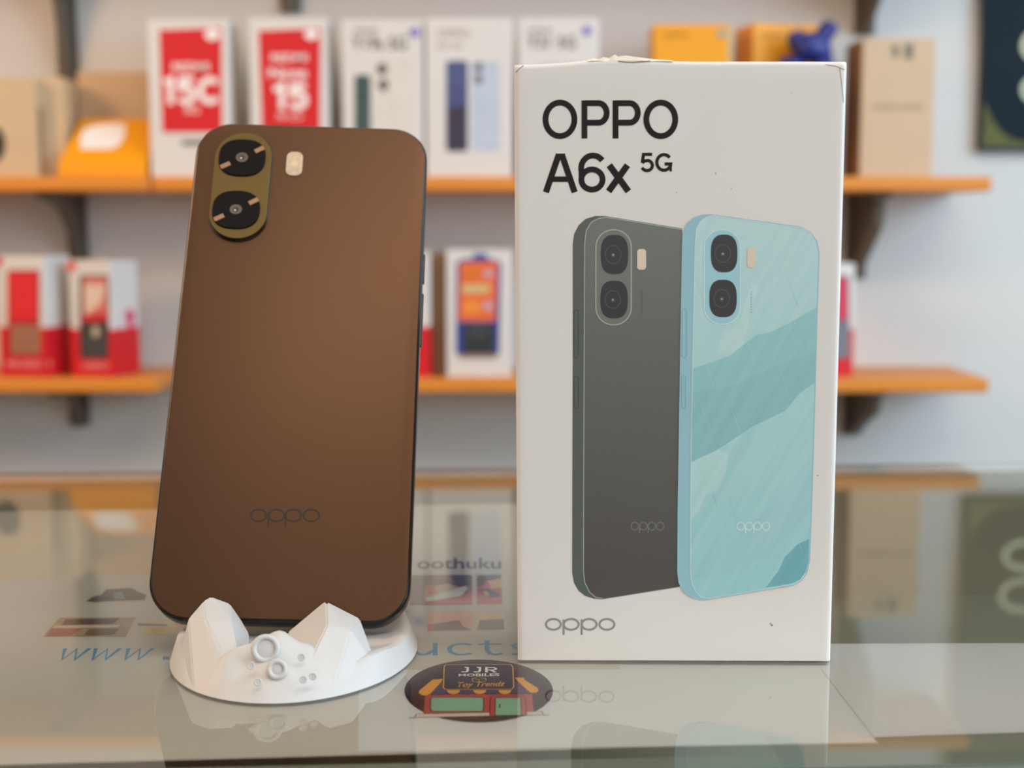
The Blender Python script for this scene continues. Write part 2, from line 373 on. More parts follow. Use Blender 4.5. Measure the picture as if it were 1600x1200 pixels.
# round shop sticker
def store_sticker():
    t, fc = paper('round_sticker', 'round dark purple shop sticker with a drawn storefront, under the glass', ell(748, 1079.5, 116, 49, n=63)[:-1][::-1], ZS + 0.0001, mat('purple_vinyl', (58, 34, 50), 0.4), 'sticker')
    k = fc.k(748, 1080)
    my = M_('amber_print', (226, 158, 44), 0.5); mr = M_('rose_print', (178, 72, 74), 0.5); mg = M_('mint_print', (128, 178, 152), 0.5, vary=0.08, scale=90)
    ml = M_('ink_print', (54, 34, 44), 0.5); mv = M_('violet_print', (70, 52, 88), 0.5)
    S = 6.1538
    def q(pts): return [(620 + x/S, 1020 + y/S) for x, y in pts]
    bm = poly_bm(fc, q([(275, 400), (1300, 400), (1318, 590), (258, 590)]), 1)
    obj('storefront', bm, mr, t, 'rose storefront')
    bm = poly_bm(fc, q([(172, 622), (184, 592), (1395, 566), (1406, 596)]), 2); obj('pavement_strip', bm, M_('stone_print', (206, 194, 180), 0.6), t)
    bm = bmesh.new(); ribbon(bm, fc, q([(110, 628), (172, 624), (184, 592), (1395, 566), (1408, 598), (1466, 596)]), k*1.3, 3); obj('outline', bm, ml, t)
    bm = bmesh.new(); poly(bm, fc, q([(205, 418), (380, 290), (1180, 280), (1345, 400), (1280, 400), (1180, 388), (300, 408)]), 3); obj('awning', bm, mv, t, 'violet awning')
    bm = bmesh.new()
    poly(bm, fc, q([(345, 262), (440, 255), (430, 280), (320, 400), (290, 412), (245, 412), (212, 392), (214, 370)]), 4)
    poly(bm, fc, q([(1135, 242), (1222, 242), (1232, 266), (1358, 345), (1366, 366), (1340, 388), (1285, 388), (1165, 280)]), 4)
    for x in (545, 797, 1040): poly(bm, fc, q(ell(x, 362, 62, 40, 0, 180, 14)), 4)
    obj('awning_stripes', bm, my, t, 'amber awning stripes')
    bm = bmesh.new()
    for x in (415, 670, 920, 1160): poly(bm, fc, q(ell(x, 366, 60, 40, 0, 180, 14)), 4)
    obj('awning_scallops', bm, mv, t)
    bm = poly_bm(fc, q(rr(325, 432, 835, 566, 26)), 3); obj('shop_window', bm, mg, t)
    bm = bmesh.new(); ribbon(bm, fc, q(rr(325, 432, 835, 566, 26)), k*1.6, 4, True); obj('outline', bm, ml, t)
    bm = poly_bm(fc, q([(895, 606), (900, 440), (930, 420), (1215, 420), (1238, 440), (1248, 604)]), 4); obj('door_frame', bm, mr, t)
    bm = bmesh.new(); ribbon(bm, fc, q([(895, 606), (900, 440), (930, 420), (1215, 420), (1238, 440), (1248, 604)]), k*1.4, 5); ribbon(bm, fc, q([(945, 606), (948, 440), (1190, 438), (1198, 604)]), k*1.4, 6)
    ribbon(bm, fc, q([(990, 500), (990, 535)]), k*2.2, 7); obj('outline', bm, ml, t)
    bm = poly_bm(fc, q([(945, 606), (948, 440), (1190, 438), (1198, 604)]), 5); obj('shop_door', bm, mg, t)
    sg = q([(470, 122), (1095, 118), (1115, 140), (1124, 335), (1104, 354), (470, 358), (448, 342), (456, 140)])
    obj('sign_board', poly_bm(fc, sg, 5), M_('night_print', (44, 28, 54), 0.5), t, 'dark sign board')
    bm = bmesh.new(); ribbon(bm, fc, sg, k*1.9, 6, True)
    hx = q([(728, 250), (790, 236), (856, 250), (858, 276), (790, 292), (728, 278)]); ribbon(bm, fc, hx, k*1.2, 6, True)
    ribbon(bm, fc, q([(728, 252), (790, 264), (856, 252)]), k*1.2, 6); ribbon(bm, fc, q([(790, 264), (790, 290)]), k*1.2, 6)
    obj('sign_border', bm, my, t, 'amber sign border')
    # lettering: three bold capitals drawn as strokes, then two lines of type
    bm = bmesh.new(); w = k*4.2
    for x in (0, 118):
        ribbon(bm, fc, q([(652+x, 146), (690+x, 146)]), k*5, 6)
        ribbon(bm, fc, q([(681+x, 142), (681+x, 178), (672+x, 188), (650+x, 190), (622+x, 188)]), w, 6)
    ribbon(bm, fc, q([(862, 194), (862, 142)]), w, 6)
    ribbon(bm, fc, q([(862, 148), (930, 148), (950, 154), (952, 164), (930, 171), (862, 171)]), w, 6)
    ribbon(bm, fc, q([(905, 171), (948, 194)]), w, 6)
    obj('sign_lettering', bm, m_white, t, 'white lettering')
    a = q([(594, 208), (986, 234)])
    obj('sign_lettering', text_bm(fc, 'MOBILES', a[0][0], a[1][0], a[0][1], a[1][1], 6, bold=0.02, dy=-0.9), m_white, t, 'white lettering')
    a = q([(560, 288), (1020, 350)])
    obj('script_lettering', text_bm(fc, 'Toy Trendz', a[0][0], a[1][0], a[0][1], a[1][1], 6, slant=5, bold=0.012, dy=-1.5), my, t, 'amber script lettering')
store_sticker()

# ---------------------------------------------------------------- printed-plastic stand
SCX, SCY, SRX, SRY = -0.0628, 0.400, 0.0352, 0.047
def stand():
    t = thing('phone_stand', 'white moon-crater phone stand holding the brown phone', 'phone stand', Matrix.Translation((SCX, SCY, CT)))
    bm = bmesh.new(); NT = 96; rings = []
    def tab(T, a):
        d = math.degrees(a) % 360
        for (p, u), (q, w) in zip(T, T[1:]):
            if p <= d <= q:
                k = (d-p)/(q-p); k = k*k*(3-2*k); return u + (w-u)*k
    RIM = [(0, .0055), (30, .008), (60, .012), (100, .012), (150, .0075), (180, .0060), (205, .0070), (228, .0060), (250, .0110), (270, .0142), (288, .0110), (305, .0060), (325, .0070), (342, .0058), (360, .0055)]
    TOP = [(0, .93), (60, .90), (120, .90), (180, .95), (215, .93), (240, .84), (258, .68), (270, .66), (288, .72), (305, .86), (325, .92), (360, .93)]
    def hr(a): return tab(RIM, a)                 # rim height round the stand
    def rt(a): return tab(TOP, a)
    for i in range(9):
        ring = []
        for j in range(NT):
            a = 2*PI*j/NT; h, r = hr(a), rt(a)
            if i <= 4:                            # outer wall, leaning inwards
                u = i/4; rad = 1 - (1-r)*(u**1.15); z = h*u*0.95
            elif i == 5: rad, z = r - 0.03, h
            elif i == 6: rad, z = r - 0.07, h*0.97
            elif i == 7: rad, z = r - 0.16, 0.0040 + (h-0.0040)*0.25
            else: rad, z = r*0.55, 0.0040
            wob = 1 + (0.004*noise.noise(V((math.cos(a)*3, math.sin(a)*3, i*0.7))) if i else 0)
            ring.append(bm.verts.new((SRX*rad*wob*math.cos(a), SRY*rad*wob*math.sin(a), z)))
        rings.append(ring)
    for A, B in zip(rings, rings[1:]):
        for j in range(NT): bm.faces.new((A[j], A[(j+1) % NT], B[(j+1) % NT], B[j]))
    bm.faces.new(rings[0][::-1]); bm.faces.new(rings[-1])
    o = obj('base', bm, m_pla, t, smooth='auto')
    org = V((SCX, SCY, CT))
    def P(px, py, y): return atY(px, py, y) - org
    # the two faceted peaks that hold the phone's lower edge
    left = [(294, 966, .380), (318, 938, .386), (329, 931.6, .388), (359, 942.7, .388), (378, 971, .387), (388, 988, .384),
            (321, 968, .3765), (362, 972, .376)]
    right = [(449.6, 987, .384), (473, 966, .386), (503, 942, .388), (509, 939, .388), (518, 944, .388), (562, 966, .387), (577, 1012, .379),
             (511, 976, .3745), (548, 984, .375)]
    for pts, feet in ((left, (212, 222, 232, 242, 252, 260)), (right, (279, 287, 296, 305, 314, 322))):
        bm = bmesh.new(); q = [P(*p) for p in pts]
        q += [V((p.x, p.y + 0.005, 0.003)) for p in q[:6]]
        for d in feet:
            q.append(V((SRX*0.997*math.cos(math.radians(d)), SRY*0.997*math.sin(math.radians(d)), 0.0002)))
        hull(bm, q)
        bmesh.ops.dissolve_limit(bm, angle_limit=math.radians(13), verts=bm.verts, edges=bm.edges)
        es = [e for e in bm.edges if len(e.link_faces) == 2 and e.calc_face_angle(0) > 0.12]
        bmesh.ops.bevel(bm, geom=es, offset=0.0004, segments=3, affect='EDGES')
        bmesh.ops.triangulate(bm, faces=bm.faces[:])
        obj('peak', bm, m_pla, t)
    # back rest behind the phone
    bm = bmesh.new(); n = []
    for x in (-0.021, 0.019):
        n += [V((x, 0.0085, 0.003)), V((x*0.8, 0.0325, 0.048)), V((x*0.8, 0.0385, 0.047)), V((x, 0.040, 0.003))]
    hull(bm, n); bmesh.ops.bevel(bm, geom=bm.edges[:], offset=0.001, segments=2, affect='EDGES')
    obj('back_rest', bm, m_pla, t)
    # raised crater rings and pits on the front wall
    def crater(px, py, y, R, r, name='crater_ring'):
        c = P(px, py, y); nrm = V((0.08, -0.94, 0.34)).normalized()
        ux = nrm.cross(V((0, 0, 1))).normalized(); uy = ux.cross(nrm)
        bm = bmesh.new(); tube(bm, [c + (ux*math.cos(2*PI*i/28) + uy*math.sin(2*PI*i/28))*R for i in range(28)], r, 10, True)
        obj(name, bm, m_pla, t, smooth=True)
        bm = bmesh.new(); bmesh.ops.create_uvsphere(bm, u_segments=16, v_segments=8, radius=1)
        bm.transform(Matrix.Translation(c) @ Matrix((ux, uy, nrm)).transposed().to_4x4() @ Matrix.Diagonal((R*0.95, R*0.95, r*0.45, 1)))
        obj('crater_floor', bm, m_pla, t, smooth=True)
    crater(415, 1014, .3640, 0.0031, 0.00085)
    crater(433, 1046, .3588, 0.0021, 0.00075)
    for px, py, y in ((392, 1040, .3575), (403, 1066, .3548), (471, 1027, .3615), (474, 1062, .3550), (489, 1057, .3556)):
        crater(px, py, y, 0.0008, 0.00022, 'crater_pit')
    return t
stand()

# ---------------------------------------------------------------- phone
def phone():
    Wd, Ln, Th, R = 0.0757, 0.166, 0.0080, 0.0118
    Mp = Matrix.Translation((-0.06755, 0.39555, CT + 0.00927)) @ Matrix.Rotation(0.046, 4, 'Z') @ Matrix.Rotation(-0.4916, 4, 'X') @ Matrix.Rotation(0.0335, 4, 'Y') @ Matrix.Rotation(PI/2, 4, 'X')
    # local: x across, y up the phone, z out of its back
    t = thing('smartphone', 'brown smartphone leaning in the white stand, camera side out', 'smartphone', Mp)
    m_back = mat('brown_satin_glass', (91, 64, 45), 0.40, metal=0.85, vary=0.012, scale=500)
    m_frame = mat('polished_dark_frame', (52, 53, 54), 0.2, metal=0.9)
    bm = rrsolid(Wd, Ln, R, -Th, 0.0, 0.0013, 14, 0, Ln/2); obj('frame', bm, m_frame, t, 'dark polished rim', smooth='auto')
    bm = rrsolid(Wd - 0.0016, Ln - 0.0016, R - 0.0008, -0.0009, 0.00025, 0.00025, 14, 0, Ln/2); obj('back_panel', bm, m_back, t, 'satin brown back', smooth='auto')
    bm = rrsolid(Wd - 0.0020, Ln - 0.0020, R - 0.001, -Th - 0.0004, -Th + 0.0002, 0.0001, 10, 0, Ln/2); obj('screen', bm, M_('screen_glass', (10, 10, 12), 0.08), t)
    for y, l in ((0.116, 0.010), (0.098, 0.018)):
        obj('side_button', box_bm((Wd/2 + 0.0001, y, -Th/2), (0.0008, l, 0.0022), 0.0003), m_frame, t)
    fc = Face(t, (0, 0, 0.00025), (1, 0, 0), (0, 1, 0))
    def uvbox(pts):
        q = [fc.uv(*p) for p in pts]; return min(a.x for a in q), max(a.x for a in q), min(a.y for a in q), max(a.y for a in q)
    # camera island
    c0, c1 = fc.uv(383, 211), fc.uv(365, 376)
    top, bot = c0.y, c1.y; lft = fc.uv(330, 320).x; rgt = fc.uv(421, 300).x
    cx, cy, w, h = (lft+rgt)/2, (top+bot)/2, rgt-lft, top-bot
    m_isl = mat('olive_bronze_metal', (96, 78, 42), 0.42, metal=0.8, vary=0.02)
    bm = rrsolid(w, h, w*0.49, 0.0001, 0.0019, 0.0002, 12, cx, cy)
    isl = obj('camera_island', bm, m_isl, t, 'olive bronze camera island')
    bm = rrsolid(w + 0.0006, h + 0.0006, w*0.49, 0.0, 0.0008, 0.0001, 12, cx, cy); obj('island_rim', bm, m_frame, isl, M=None)
    m_lens = mat('black_lens_glass', (24, 20, 18), 0.35, vary=0.02, spec=0.06)
    m_ring = mat('lens_ring', (92, 74, 60), 0.4)
    m_glint = mat('painted_lens_glint', (150, 112, 82), 0.4, metal=0.5)  # colour of the reflections painted onto the lenses as bars
    for px, py in ((379.5, 251), (370, 332)):
        q = fc.uv(px, py); rx, ry = w*0.42, w*0.378
        bm = bmesh.new(); rings = []
        for s, z in ((1.0, 0.0018), (1.0, 0.0022), (0.96, 0.0024)):
            rings.append([bm.verts.new((q.x + a[0]*s*rx, q.y + a[1]*s*ry, z)) for a in squircle(-1, -1, 1, 1, 2.45, 48)])
        for A, B in zip(rings, rings[1:]):
            for j in range(48): bm.faces.new((A[j], A[(j+1) % 48], B[(j+1) % 48], B[j]))
        bm.faces.new(rings[0]); bm.faces.new(rings[-1])
        L = obj('lens', bm, m_lens, isl, 'black squarish lens')
        fl = Face(t, (q.x, q.y, 0.0024), (1, 0, 0), (0, 1, 0))
        bm = bmesh.new(); poly(bm, fl, ell(0, 0, w*0.108, w*0.098, n=24)[:-1], 1, uv=True); obj('lens_ring', bm, m_ring, L)
        bm = bmesh.new(); poly(bm, fl, ell(0, -w*0.005, w*0.05, w*0.05, n=20)[:-1], 2, uv=True); obj('lens_pupil', bm, m_dark, L)
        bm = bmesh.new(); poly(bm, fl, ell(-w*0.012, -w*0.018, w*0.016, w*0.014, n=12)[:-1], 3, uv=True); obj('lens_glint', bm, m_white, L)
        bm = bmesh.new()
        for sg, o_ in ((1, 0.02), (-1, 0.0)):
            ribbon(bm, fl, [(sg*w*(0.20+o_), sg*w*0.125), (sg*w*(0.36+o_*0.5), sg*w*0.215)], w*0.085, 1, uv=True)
        obj('glint_bar', bm, m_glint, L, 'coppery glint painted across lens')
    # flash
    a = fc.uv(460, 256.5); wf = (fc.uv(473, 256) - fc.uv(447.5, 256)).length; hf = (fc.uv(461, 238) - fc.uv(459, 275)).length
    fl_ = obj('flash', rrsolid(wf, hf, wf*0.38, 0.0, 0.0007, 0.00015, 8, a.x, a.y), mat('pearl_flash_lens', (232, 206, 176), 0.3, c2=(170, 140, 110), scale=700), t, 'pearly flash lens')
    ff = Face(t, (a.x, a.y, 0.0007), (1, 0, 0), (0, 1, 0))
    bm = bmesh.new(); poly(bm, ff, ell(0, 0, wf*0.2, wf*0.2, n=16)[:-1], 1, uv=True); obj('flash_emitter', bm, M_('pale_emitter', (224, 196, 150), 0.3), fl_)
    # maker's lettering, drawn as rings and stems
    bm = bmesh.new(); k = fc.k(445, 806)
    my = 805.5
    for x in (404, 432, 458.5, 486.5): ribbon(bm, fc, ell(x, my, 12.2, 9.3, n=40), k*2.9, 1, True)
    for x in (419.6, 446.2): ribbon(bm, fc, [(x, 803), (x-0.5, 822.5)], k*2.8, 1)
    obj('lettering', bm, M_('engraved_dark', (40, 26, 18), 0.35, metal=0.4), t, 'dark engraved lettering')
    bm = bmesh.new()
    random.seed(9)
    for i in range(9):
        y = 318 + i*4.3; x = 455 - (y-318)*0.08
        ribbon(bm, fc, [(x-1.3, y), (x+random.uniform(0, 1.3), y+1.6)], k*0.9, 1)
    obj('fine_print', bm, M_('faint_print', (92, 62, 44), 0.4, metal=0.4), t)
phone()

# ---------------------------------------------------------------- the phone's retail box
LAY = 0.000018
def retail_box():
    yaw = -0.0169; bW, bH, bD = 0.08907, 0.16606, 0.056
    M = Matrix.Translation((0.04558, 0.38869, CT)) @ Matrix.Rotation(yaw, 4, 'Z')
    t = thing('phone_box', 'tall white phone box with worn top edge and two phones printed on it', 'box', M)
    # local: x across, front face at y=0, z up
    fc = Face(t, (0, 0, 0), (1, 0, 0), (0, 0, 1))
    tl, tr_, bl, br = fc.uv(803, 102), fc.uv(1323.5, 97), fc.uv(809, 1032), fc.uv(1297.5, 1033.5)
    bm = bmesh.new(); NX, NZ = 60, 40
    def front(s, q):
        lo = bl.lerp(br, s); hi = tl.lerp(tr_, s)
        hi = hi + V((0, 0.0011*math.exp(-((s-0.30)/0.14)**2) + 0.0004*math.sin(PI*s)))
        p = lo.lerp(hi, q); return p
    zmin = min(bl.y, br.y)
    G = []
    def knots(n, L):
        e = [0, 0.00035/L, 0.0008/L, 0.0014/L]
        return e + [e[-1] + (1-2*e[-1])*i/n for i in range(1, n)] + [1-x for x in e[::-1]]
    KX, KZ = knots(NX, bW), knots(NZ, bH); NX, NZ = len(KX)-1, len(KZ)-1
    for j in range(NZ+1):
        row = []
        for i in range(NX+1):
            s, q = KX[i], KZ[j]; p = front(s, q)
            y = 0.0
            ed = min(s, 1-s)*bW; y += 0.0006*max(0, 1-ed/0.0012)**2 + 0.0006*max(0, 1-(1-q)*bH/0.0012)**2
            row.append(bm.verts.new((p.x, y, max(0.0, p.y - zmin))))
        G.append(row)
    for j in range(NZ):
        for i in range(NX): bm.faces.new((G[j][i], G[j][i+1], G[j+1][i+1], G[j+1][i]))
    # sides, back and lid from the front's border
    back = {}
    def bk(v):
        if v not in back: back[v] = bm.verts.new((v.co.x, bD, v.co.z))
        return back[v]
    loop = [G[0][i] for i in range(NX+1)] + [G[j][NX] for j in range(1, NZ+1)] + [G[NZ][i] for i in range(NX-1, -1, -1)] + [G[j][0] for j in range(NZ-1, 0, -1)]
    n = len(loop)
    for i in range(n): bm.faces.new((loop[i], bk(loop[i]), bk(loop[(i+1) % n]), loop[(i+1) % n]))
    bm.faces.new([bk(v) for v in loop])
    obj('carton', bm, m_cardbox, t, smooth='auto')
    fp = Face(t, (0, -0.00003, 0), (1, 0, 0), (0, 0, 1))
    k = fp.k(1060, 560)
    # torn lid edge
    random.seed(11); bm = bmesh.new()
    pts = [(918, 93), (928, 90.5), (934, 92), (944, 88.5), (952, 90), (961, 84.5), (966, 87.5), (978, 86), (992, 88), (1004, 89.5), (1014, 91), (1034, 92.5), (1052, 94)]
    fr = [bm.verts.new(fc.p3(fc.uv(*p), -0.0009)) for p in pts]
    lw = [bm.verts.new(fc.p3(fc.uv(p[0], 95.5 + 0.8*math.sin(p[0])), -0.0001)) for p in pts]; bk_ = [bm.verts.new(v.co + V((0, 0.004, -0.0004))) for v in fr]
    for i in range(len(pts)-1):
        bm.faces.new((lw[i], lw[i+1], fr[i+1], fr[i])); bm.faces.new((fr[i], fr[i+1], bk_[i+1], bk_[i]))
    obj('torn_edge', bm, M_('torn_board', (226, 214, 196), 0.9, vary=0.1, scale=900), t, 'frayed torn board')
    bm = bmesh.new()
    ribbon(bm, fp, [(966, 95.5), (976, 97), (990, 97.5), (1006, 96.3), (1016, 95.2)], k*1.6, 1)
    obj('lid_tear', bm, M_('scuff', (146, 132, 118), 0.8), t); bm = bmesh.new()
    ribbon(bm, fp, [(806, 113), (812, 107), (818, 102.5)], k*1.2, 1); obj('scuff_crease', bm, M_('scuff', (146, 132, 118), 0.8), t); bm = bmesh.new(); ribbon(bm, fp, [(1290, 101), (1306, 103.5), (1320, 109)], k*0.9, 1)
    ribbon(bm, fp, [(1312, 106), (1315, 130), (1318, 160)], k*0.9, 1)
    obj('scuff_crease', bm, M_('scuff', (146, 132, 118), 0.8), t)
    for x, y, r in ((1206, 977, 2), (1204, 974.5, 1.4), (1118, 271, 1.3), (1143, 295, .9), (1278, 743, 1.2), (1236, 145, .8), (1057, 301, .9)):
        obj('scuff_mark', poly_bm(fp, ell(x, y, r, r*0.8, n=8)[:-1], 1), M_('scuff', (146, 132, 118), 0.8), t, 'small dark speck')
    # big title
    bm = bmesh.new(); w = k*9.0
    for x in (875, 1032.5): ribbon(bm, fp, ell(x, 186.5, 22.6, 26.2, n=48), w, 1, True)
    for x in (913.2, 961.8):
        ribbon(bm, fp, [(x, 216.5), (x, 156.8)], w, 1)
        ribbon(bm, fp, [(x, 161.2), (x+20, 161.2)] + ell(x+22, 176.5, 12.8, 15.3, -90, 90, 14) + [(x, 191.8)], w, 1)
    wa = k*9.6
    ribbon(bm, fp, [(853, 300.5), (873.3, 241)], wa, 1); ribbon(bm, fp, [(898, 300.5), (877.7, 241)], wa, 1)
    poly(bm, fp, [(869, 240), (882, 240), (884, 247), (867, 247)], 1)
    ribbon(bm, fp, [(862, 280), (890, 280)], k*8.6, 1)
    ribbon(bm, fp, ell(925, 280.5, 16.6, 15.7, n=36), w, 1, True)
    ribbon(bm, fp, [(909, 276)] + ell(926.5, 263, 18.4, 20.0, 170, 322, 18), w, 1)
    ribbon(bm, fp, [(952, 258), (982, 299)], k*10, 1); ribbon(bm, fp, [(980.5, 258), (951, 299)], k*10, 1)
    w5 = k*5.0
    ribbon(bm, fp, [(1019, 241.2), (1005.5, 241.2), (1003.6, 254.5)], w5, 1)
    ribbon(bm, fp, [(1003.6, 254.6), (1007, 251.5)] + ell(1011, 258.6, 8.4, 8.0, -80, 140, 14) + [(1003, 262)], w5, 1)
    ribbon(bm, fp, ell(1037.5, 253.8, 11.2, 12.2, -38, -335, 26) + [(1048, 256.2), (1038.5, 256.2)], w5, 1)
    ribbon(bm, fp, [(1048, 254), (1048, 268)], k*3.6, 1)
    obj('title_lettering', bm, m_black, t, 'large black lettering')
    # small grey wordmark
    bm = bmesh.new(); wl = k*3.4
    for x in (864.7, 892.5, 920.5, 948.3): ribbon(bm, fp, ell(x, 975.5, 11.6, 8.4, n=36), wl, 1, True)
    for x in (880.7, 908.8): ribbon(bm, fp, [(x, 968), (x, 992)], wl, 1)
    obj('wordmark_lettering', bm, m_grey, t, 'grey lettering')
    # ---- printed pictures of two phones
    def printed_phone(px_off, cols, outline, panel, module, lenses, flash, buttons, label, wm, wmcol, L0):
        S = obj('printed_phone', poly_bm(fp, outline, L0), M_(label + ' side', cols[0], 0.45, vary=0.03), t, label)
        obj('printed_panel', poly_bm(fp, panel, L0+1), cols[1], S)
        bm = bmesh.new(); ribbon(bm, fp, panel[:len(panel)//2+6], k*1.2, L0+3); obj('printed_highlight', bm, M_(label + ' light', cols[2], 0.45), S)
        bm = bmesh.new()
        for b in buttons: ribbon(bm, fp, rr(*b, 3), k*0.9, L0+2, True)
        obj('printed_buttons', bm, M_(label + ' line', cols[3], 0.45), S)
        bm = bmesh.new(); poly(bm, fp, rr(*module, 27, 10), L0+3); obj('printed_camera_island', bm, M_(label + ' island', cols[4], 0.45, vary=0.05), S)
        bm = bmesh.new(); ribbon(bm, fp, rr(*module, 27, 10), k*1.5, L0+4, True); obj('printed_island_rim', bm, M_(label + ' rim', cols[5], 0.45), S)
        for l in lenses:
            bm = bmesh.new(); poly(bm, fp, squircle(*l, 2.7), L0+5); obj('printed_lens', bm, M_('printed lens', (38, 37, 40), 0.4), S)
            cx, cy = (l[0]+l[2])/2 - 2, (l[1]+l[3])/2
            bm = bmesh.new(); ribbon(bm, fp, ell(cx, cy, 12, 14, n=30), k*1.2, L0+6, True); poly(bm, fp, ell(cx, cy+1, 3.2, 3.4, n=14)[:-1], L0+6); obj('printed_lens_ring', bm, M_('printed lens ring', (78, 76, 80), 0.4), S)
            bm = bmesh.new(); poly(bm, fp, ell(cx, cy+0.5, 1.2, 1.2, n=10)[:-1], L0+7); obj('printed_glint', bm, M_('printed glint', (176, 176, 182), 0.4), S)
        bm = bmesh.new(); poly(bm, fp, rr(*flash, 5), L0+5); obj('printed_flash', bm, M_('printed flash', (226, 206, 184), 0.4), S)
        bm = bmesh.new(); y = 822
        for i in range(4): ribbon(bm, fp, ell(wm + i*13.2, y, 5.7, 6.2, n=24), k*1.5, L0+4, True)
        for i in (1, 2): ribbon(bm, fp, [(wm + i*13.2 - 5.8, y-3), (wm + i*13.2 - 5.8, y+11)], k*1.5, L0+4)
        obj('printed_wordmark', bm, M_(label + ' wordmark', wmcol, 0.45), S)
        bm = bmesh.new(); xx = (flash[0]+flash[2])/2
        for i in range(9): ribbon(bm, fp, [(xx-1, 455+i*4), (xx+1.2, 456.5+i*4)], k*0.8, L0+4)
        obj('printed_small_print', bm, M_(label + ' line', cols[3], 0.45), S)
        return S
    def grad(name, ca, cb, cc=None, streak=False):
        """print whose ink runs from ca (top) to cb (bottom) up the carton"""
        m = bpy.data.materials.new(name); m.use_nodes = True; nt = m.node_tree; b = nt.nodes['Principled BSDF']; b.inputs['Roughness'].default_value = 0.5
        tc = nt.nodes.new('ShaderNodeTexCoord'); sp = nt.nodes.new('ShaderNodeSeparateXYZ'); mr = nt.nodes.new('ShaderNodeMapRange')
        mr.inputs['From Min'].default_value = 0.125; mr.inputs['From Max'].default_value = 0.02
        if streak: mr.inputs['To Min'].default_value = -0.35; mr.inputs['To Max'].default_value = 0.45
        nz = nt.nodes.new('ShaderNodeTexNoise'); nz.inputs['Scale'].default_value = 900 if not streak else 1.0
        mp = nt.nodes.new('ShaderNodeMapping')
        m0 = nt.nodes.new('ShaderNodeMapping')
        if streak: m0.inputs['Rotation'].default_value = (0, -0.5, 0); mp.inputs['Scale'].default_value = (420, 1, 26); nz.inputs['Detail'].default_value = 6
        nt.links.new(tc.outputs['Object'], m0.inputs['Vector']); nt.links.new(m0.outputs['Vector'], mp.inputs['Vector'])
        ad = nt.nodes.new('ShaderNodeMath'); ad.operation = 'MULTIPLY_ADD'; ad.inputs[1].default_value = 0.10 if not streak else 0.9
        cr = nt.nodes.new('ShaderNodeValToRGB'); cr.color_ramp.elements[0].color = rgb(*ca); cr.color_ramp.elements[1].color = rgb(*cb)
        if cc: e = cr.color_ramp.elements.new(0.5); e.color = rgb(*cc)
        nt.links.new(tc.outputs['Object'], sp.inputs[0]); nt.links.new(sp.outputs['Z'], mr.inputs['Value'])
        nt.links.new(mp.outputs['Vector'], nz.inputs['Vector']); nt.links.new(nz.outputs['Fac'], ad.inputs[0]); nt.links.new(mr.outputs[0], ad.inputs[2])
        nt.links.new(ad.outputs[0], cr.inputs[0]); nt.links.new(cr.outputs[0], b.inputs['Base Color']); return m
    dark_out = [(1066, 357), (945, 337.5), (930, 337.5), (915, 342), (904, 352), (897, 366), (895, 382), (895, 560), (894.3, 760), (894, 895), (897, 911), (904, 923), (914, 931), (928, 935.5), (940, 936.5), (1062, 917)]
    dark_pan = [(1066, 358.5), (948, 339.5), (936, 341), (924, 347), (916, 360), (913.5, 380), (912.8, 560), (911.8, 760), (911.6, 893), (914, 911), (921, 925), (931, 933.5), (942, 935), (1062, 915.5)]
    printed_phone(0, [(86, 92, 84), grad('dark phone print', (116, 120, 112), (78, 74, 70), (98, 97, 92)), (176, 184, 172), (54, 58, 54), (112, 118, 108), (176, 182, 172)], dark_out, dark_pan,
                  (931, 359, 986.5, 507.5), [(938.5, 367, 981.5, 428.5), (938, 438.5, 981, 497.5)], (995.5, 389, 1009.5, 421.5), [(897, 484, 903.5, 559), (897, 588, 903.8, 638)],
                  'dark grey phone printed on box', 992, (122, 120, 116), 1)
    light_out = [(1265, 361), (1250, 354), (1112, 335), (1098, 335), (1084, 340), (1073, 350), (1067, 364), (1065.5, 380), (1063, 520), (1060.5, 680), (1058.5, 800), (1058, 893), (1060, 910), (1067, 924), (1079, 933), (1093, 937), (1106, 936.6), (1240, 914), (1252, 907), (1261, 895), (1265.5, 876), (1269, 780), (1273, 650), (1277, 500), (1280.5, 396), (1277, 377)]
    light_pan = [(1265, 362), (1250, 356), (1114, 337), (1104, 339), (1094, 346), (1088, 358), (1086, 378), (1083, 520), (1080, 680), (1078.8, 800), (1078.5, 893), (1081, 911), (1087, 924), (1096, 933), (1108, 934.8), (1240, 912.5), (1251, 905.5), (1259, 894), (1263.5, 876), (1267, 780), (1271, 650), (1275, 500), (1278.5, 396), (1275, 378)]
    mp = grad('aqua phone print', (192, 220, 220), (150, 202, 206), (172, 214, 212), True)
    S = printed_phone(0, [(150, 194, 206), mp, (206, 226, 230), (120, 164, 176), (160, 206, 216), (206, 230, 234)], light_out, light_pan,
                  (1100, 359, 1156.5, 506.5), [(1110.5, 366.5, 1152, 425.5), (1108, 437, 1151, 495.5)], (1167.5, 386.5, 1180, 418.5), [(1065.5, 483, 1072.5, 558.5), (1065, 587, 1071, 637.5)],
                  'aqua phone with feather pattern printed on box', 1157, (214, 234, 236), 10)
    # feather bands on the aqua print
    def band(pts, ca, cb, lay):
        obj('printed_feather', poly_bm(fp, pts, 10.0 + lay), grad('aqua band %d' % (lay*100), tuple(min(255, c+9) for c in ca), tuple(c-9 for c in cb), None, True), S)
    L = lambda i: 1.0 + 0.12*i
    band([(1081, 576), (1112, 566), (1140, 556), (1160, 540), (1180, 524), (1206, 518), (1230, 506), (1276, 480), (1273, 596), (1250, 612), (1226, 640), (1200, 650), (1176, 664), (1150, 678), (1122, 700), (1080, 722)], (150, 200, 200), (140, 196, 198), L(1))
